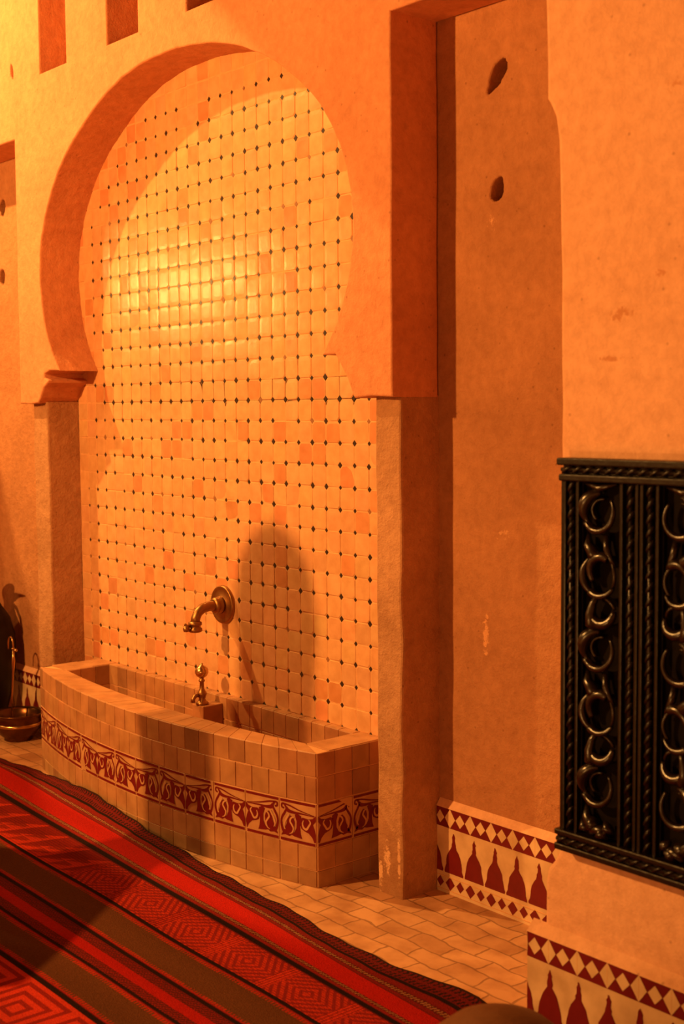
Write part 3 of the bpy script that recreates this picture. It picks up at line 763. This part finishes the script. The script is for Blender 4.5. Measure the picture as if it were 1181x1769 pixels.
# weave colours, vertex by vertex
XX, TT = np.meshgrid(X, T, indexing='ij')
Cc = np.zeros((NX, NT, 3))
RED = np.array((0.39, 0.009, 0.004)); DKR = np.array((0.13, 0.008, 0.007)); BLK = np.array((0.014, 0.004, 0.003)); BRN = np.array((0.105, 0.038, 0.015)); ORR = np.array((0.48, 0.033, 0.014)); CRM = np.array((0.36, 0.16, 0.07)); MID = np.array((0.22, 0.012, 0.008))
def band(a, c): return (TT >= a) & (TT < c)
def setc(mask, col): Cc[mask] = col
Cc[:] = DKR
jx = XX+0.002*np.sin(TT*300)
setc(band(0, .055), DKR); setc(band(0, .052) & (np.mod(jx+TT*.12, .0175) < .0075) & (TT > .004) & (np.abs(TT-.03) > .005), BLK*1.2); setc(band(0, .006), BLK*2)
setc(band(.055, .066), BLK)
setc(band(.066, .115), MID*.8)
def speck(a, c, per=.013):
    m = band(a, c); setc(m, DKR*.9); mm = (a+c)/2; h = (c-a)/2
    u = np.mod(XX+(TT-mm)*.6, per)/per
    setc(m & (u < .42) & (abs(TT-mm) < h*.8), CRM); setc(m & (u > .6) & (u < .8), BLK*2)
speck(.086, .104)
setc(band(.112, .228), RED)
setc(band(.112, .119), DKR)
speck(.212, .232); setc(band(.232, .245), MID)
setc(band(.248, .268), BLK)
# figured band
def figure(a, c):
    m = band(a, c); w_ = c-a; v = (TT-a)/w_
    per = .27; ph = np.mod(XX+.03, per)/per
    # right part: stepped diamonds between paired bars
    d = np.abs(ph-.5)*2*1.05+np.abs(v-.5)*2*.62
    ringv = np.mod(d*4.2, 1) < .52
    c1 = np.where(ringv[..., None], ORR, DKR*1.7)
    bars = ((ph < .10) | (ph > .93)); inb = (np.mod(ph*22, 1) < .5)
    c1 = np.where((bars & inb)[..., None], ORR*1.1, c1); c1 = np.where((bars & ~inb)[..., None], MID, c1)
    hat = np.mod(TT*1., .011) < .0045
    c1 = np.where((hat & ringv)[..., None], c1*.62, c1)
    # left part: saw-tooth triangles
    per2 = .165; p2 = np.mod(XX+v*.06, per2)/per2
    tri = (v > 1-p2*1.05); saw = np.mod(v*6.0+p2*0.8, 1) < .42
    small = np.mod(p2*2, 1) > (1-np.mod(v*3, 1))
    c2 = np.where((tri & small)[..., None], ORR, np.where(tri[..., None], ORR*.55, MID)); c2 = np.where((tri & (p2 > .86))[..., None], ORR, c2)
    c2 = np.where((np.mod(v*15, 1) < .35)[..., None], c2*.7, c2)
    k = np.clip((XX-1.30)/.02, 0, 1)[..., None]
    r = c1*k+c2*(1-k); Cc[m] = r[m]
figure(.272, .452)
setc(band(.452, .466), BLK)
def brown(a, c):
    setc(band(a, c), BRN)
    e = .013; t = np.mod(XX, .0125) < .0065
    setc((band(a, a+e) | band(c-e, c)) & t, ORR*.8)
    setc((band(a-.004, a+.002) | band(c-.002, c+.004)), MID*1.4)
brown(.472, .606)
setc(band(.612, .626), BLK)
def hatch(a, c):
    m = band(a, c); setc(m, MID); setc(m & (np.mod(XX+TT*.5, .012) < .005), BLK*2)
hatch(.632, .668); setc(band(.668, .708), RED*.95); hatch(.708, .742)
setc(band(.742, .756), BLK)
brown(.762, .882)
setc(band(.888, .908), BLK)
m = band(.908, 1.14); v = (TT-.908)/.23; ph = np.mod(XX+.1, .26)/.26
d = np.maximum(np.abs(ph-.5)*2, np.abs(v-.5)*2); rg = np.mod(d*3.4, 1) < .55
q = np.where(rg[..., None], ORR, MID); Cc[m] = q[m]
setc(band(1.14, 1.16), BLK); setc(band(1.16, 2), BRN)
nz = rng.normal(1, .09, (NX, NT, 1)); Cc = np.clip(Cc*nz, 0, 1)
Cc = (Cc*(1+.10*np.sin(TT*31)[..., None]*np.sin(XX*2.3)[..., None]))
me = bpy.data.meshes.new('kilim_rug')
me.vertices.add(len(verts)); me.vertices.foreach_set('co', (verts-np.array((1.3, -1.0, ZF))).ravel())
me.loops.add(len(quads)*4); me.loops.foreach_set('vertex_index', quads.ravel())
me.polygons.add(len(quads)); me.polygons.foreach_set('loop_start', np.arange(0, len(quads)*4, 4)); me.polygons.foreach_set('loop_total', np.full(len(quads), 4))
me.update(); me.validate()
ca = me.color_attributes.new('Col', 'FLOAT_COLOR', 'POINT')
pc = np.ones((len(verts), 4), dtype=np.float32); pc[:NX*NT, :3] = Cc.reshape(-1, 3); pc[NX*NT:, :3] = DKR*.5
ca.data.foreach_set('color', pc.ravel())
me.polygons.foreach_set('use_smooth', np.ones(len(quads), dtype=bool))
mr, nt, bs = new_mat('woven_wool', 0.9, 0.12)
at = nt.nodes.new('ShaderNodeAttribute'); at.attribute_name = 'Col'; nt.links.new(at.outputs['Color'], bs.inputs['Base Color'])
n_ = nt.nodes.new('ShaderNodeTexNoise'); n_.inputs['Scale'].default_value = 260; tcn = nt.nodes.new('ShaderNodeTexCoord'); nt.links.new(tcn.outputs['Object'], n_.inputs['Vector'])
bp_ = nt.nodes.new('ShaderNodeBump'); bp_.inputs['Distance'].default_value = .003; nt.links.new(n_.outputs['Fac'], bp_.inputs['Height']); nt.links.new(bp_.outputs['Normal'], bs.inputs['Normal'])
me.materials.append(mr)
rug = bpy.data.objects.new('kilim_rug', me); COL.objects.link(rug); rug.location = (1.3, -1.0, ZF)
rug['label'] = 'long red and brown striped woven kilim rug lying along the foot of the basin'; rug['category'] = 'rug'

# ------------------------------------------------------------------ unseen bench and lantern shapes, added to cast shadows on rug and tiles
ca_, sa_ = 0.591, -0.806            # the long side of the bench runs along (ca_, sa_)
BA = V(1.776, -1.793, 0)            # its near corner
def bpt(s_, t_, z): return V(BA.x-ca_*s_+sa_*t_, BA.y-sa_*s_-ca_*t_, z)
bench = thing('shadow_bench', 'unseen low bench shape with a red cushion, added to cast a shadow on the rug', 'bench', bpt(.4, .3, ZF+.0185))
def slab(b, s0, s1, t0, t1, z0, z1):
    p = [bpt(s, t, z) for z in (z0, z1) for s, t in ((s0, t0), (s1, t0), (s1, t1), (s0, t1))]
    for q in ((0, 3, 2, 1), (4, 5, 6, 7), (0, 1, 5, 4), (1, 2, 6, 5), (2, 3, 7, 6), (3, 0, 4, 7)): b.face([p[i] for i in q])
BT = -0.75
b = MB(); slab(b, 0, .80, 0, 1.25, BT-.13, BT-.085); b.build('seat_frame', M_WOOD, bench)
b = MB(); slab(b, .01, .79, .01, 1.24, BT-.085, BT); b.build('cushion', plain('red_wool', (0.35, 0.02, 0.01), 0.9, 0.1), bench)
for s0, t0 in ((.02, .02), (.71, .02), (.02, 1.16), (.71, 1.16)):
    b = MB(); slab(b, s0, s0+.07, t0, t0+.07, ZF+.0185, BT-.13); b.build('leg', M_WOOD, bench)
LN = V(1.150, -1.50, BT+.0005)  # added blocker out of view, its outline shaped for the shadow beside the spout
ln = thing('shadow_lantern', 'unseen tall lantern shape on the bench, added to cast a shadow on the tiles', 'lantern', LN)
b = MB(); b.lathe(LN, [(.001, 0), (.13, 0), (.135, .03), (.11, .06), (.11, .50), (.13, .58), (.13, .95), (.12, 1.0)], (0, 0, 1), 12); b.build('blocker_body', M_BRASS, ln)
b = MB(); b.lathe(LN, [(.135, .995), (.138, 1.03), (.128, 1.10), (.105, 1.15), (.07, 1.185), (.035, 1.20), (.02, 1.215), (.001, 1.22)], (0, 0, 1), 24); b.build('lid', M_BRASS, ln)

# ------------------------------------------------------------------ pouf in the near foreground
PF = V(3.45, -1.055, ZF+0.0185)
pf = thing('leather_pouf', 'round brown leather pouf standing on the rug by the projecting wall', 'pouf', PF)
b = MB(); b.lathe(PF, [(0.001, 0), (.12, 0), (.155, .02), (.182, .07), (.188, .14), (.179, .217), (.152, .277), (.10, .321), (.045, .342), (.001, .345)], (0, 0, 1), 56)
b.build('cushion', M_LEATHER, pf)
b = MB(); b.lathe(PF, [(.1865, .132), (.191, .138), (.1865, .144)], (0, 0, 1), 56); b.build('piping', M_LEATHER, pf)

# ------------------------------------------------------------------ bowl, jug and hooked rod beside the left pier
BW = V(-0.47, -0.150, ZF)
bw = thing('brass_bowl', 'wide brass bowl with a rolled rim on the floor beside the basin', 'bowl', BW)
b = MB(); b.lathe(BW, [(.001, .006), (.055, .004), (.062, .0), (.066, .004), (.062, .012), (.085, .030), (.105, .062), (.110, .090), (.106, .112), (.118, .122), (.122, .127), (.118, .131), (.102, .122), (.100, .090), (.080, .035), (.04, .018), (.001, .016)], (0, 0, 1), 56)
b.build('bowl_body', plain('tarnished_brass', (0.14, 0.055, 0.02), 0.30, 0.5, 0.9), bw)
b = MB(); b.lathe(BW, [(.1085, .072), (.1135, .076), (.113, .082), (.109, .086)], (0, 0, 1), 56); b.build('rim_band', M_BRIGHT, bw)
JG = V(-0.765, -0.16, ZF)
jg = thing('tall_jug', 'tall blackened metal jug with a pointed lip standing on the floor beside the brass bowl', 'jug', JG)
b = MB(); b.lathe(JG, [(.001, 0), (.085, 0), (.09, .015), (.075, .03), (.10, .12), (.128, .24), (.140, .36), (.136, .46), (.115, .54), (.075, .60), (.050, .65), (.045, .70), (.058, .735), (.06, .745), (.045, .74), (.03, .70)], (0, 0, 1), 48)
b.build('jug_body', M_JUG, jg)
b = MB(); b.tube([JG+V(.04, 0, .715), JG+V(.11, -.005, .735), JG+V(.180, -.01, .742)], [.026, .010, .003], 12, flat=.6); b.build('lip', M_JUG, jg)
b = MB(); b.tube([JG+V(.045, -.01, .690), JG+V(.09, -.012, .675), JG+V(.125, -.012, .63), JG+V(.140, -.012, .57), JG+V(.128, -.01, .52)], .0085, 12); b.build('handle', M_JUG, jg)
RD = V(-0.50, -0.17, ZF+.02)
rd = thing('hooked_rod', 'slim brass rod with a hooked top standing in the brass bowl', 'rod', RD)
b = MB()
hk = []
b.tube([V(-.500, -.17, ZF+.022), V(-.492, -.165, ZF+.20), V(-.482, -.16, ZF+.33), V(-.478, -.16, ZF+.37), V(-.478, -.16, ZF+.42)], [.0035, .0035, .005, .0085, .0045], 12)
b.tube([V(-.478, -.16, ZF+.42)]+[V(-.503+.025*math.cos(a), -.16, ZF+.445+.036*math.sin(a)) for a in [PI*i/12 for i in range(13)]]+[V(-.530, -.16, ZF+.42)], .0035, 12)
b.build('shaft', M_BRIGHT, rd)
b = MB()
for x, z in ((-.478, .428), (-.450, .424)):
    b.lathe((x, -.16, ZF+z), [(.001, -.008), (.006, -.005), (.0085, 0), (.006, .005), (.001, .008)], (0, 0, 1), 16)
b.tube([V(-.478, -.16, ZF+.427), V(-.450, -.16, ZF+.424)], .002, 8)
b.build('knob', M_BRIGHT, rd)
for o in bpy.data.objects:
    if '_loc' in o: del o['_loc']
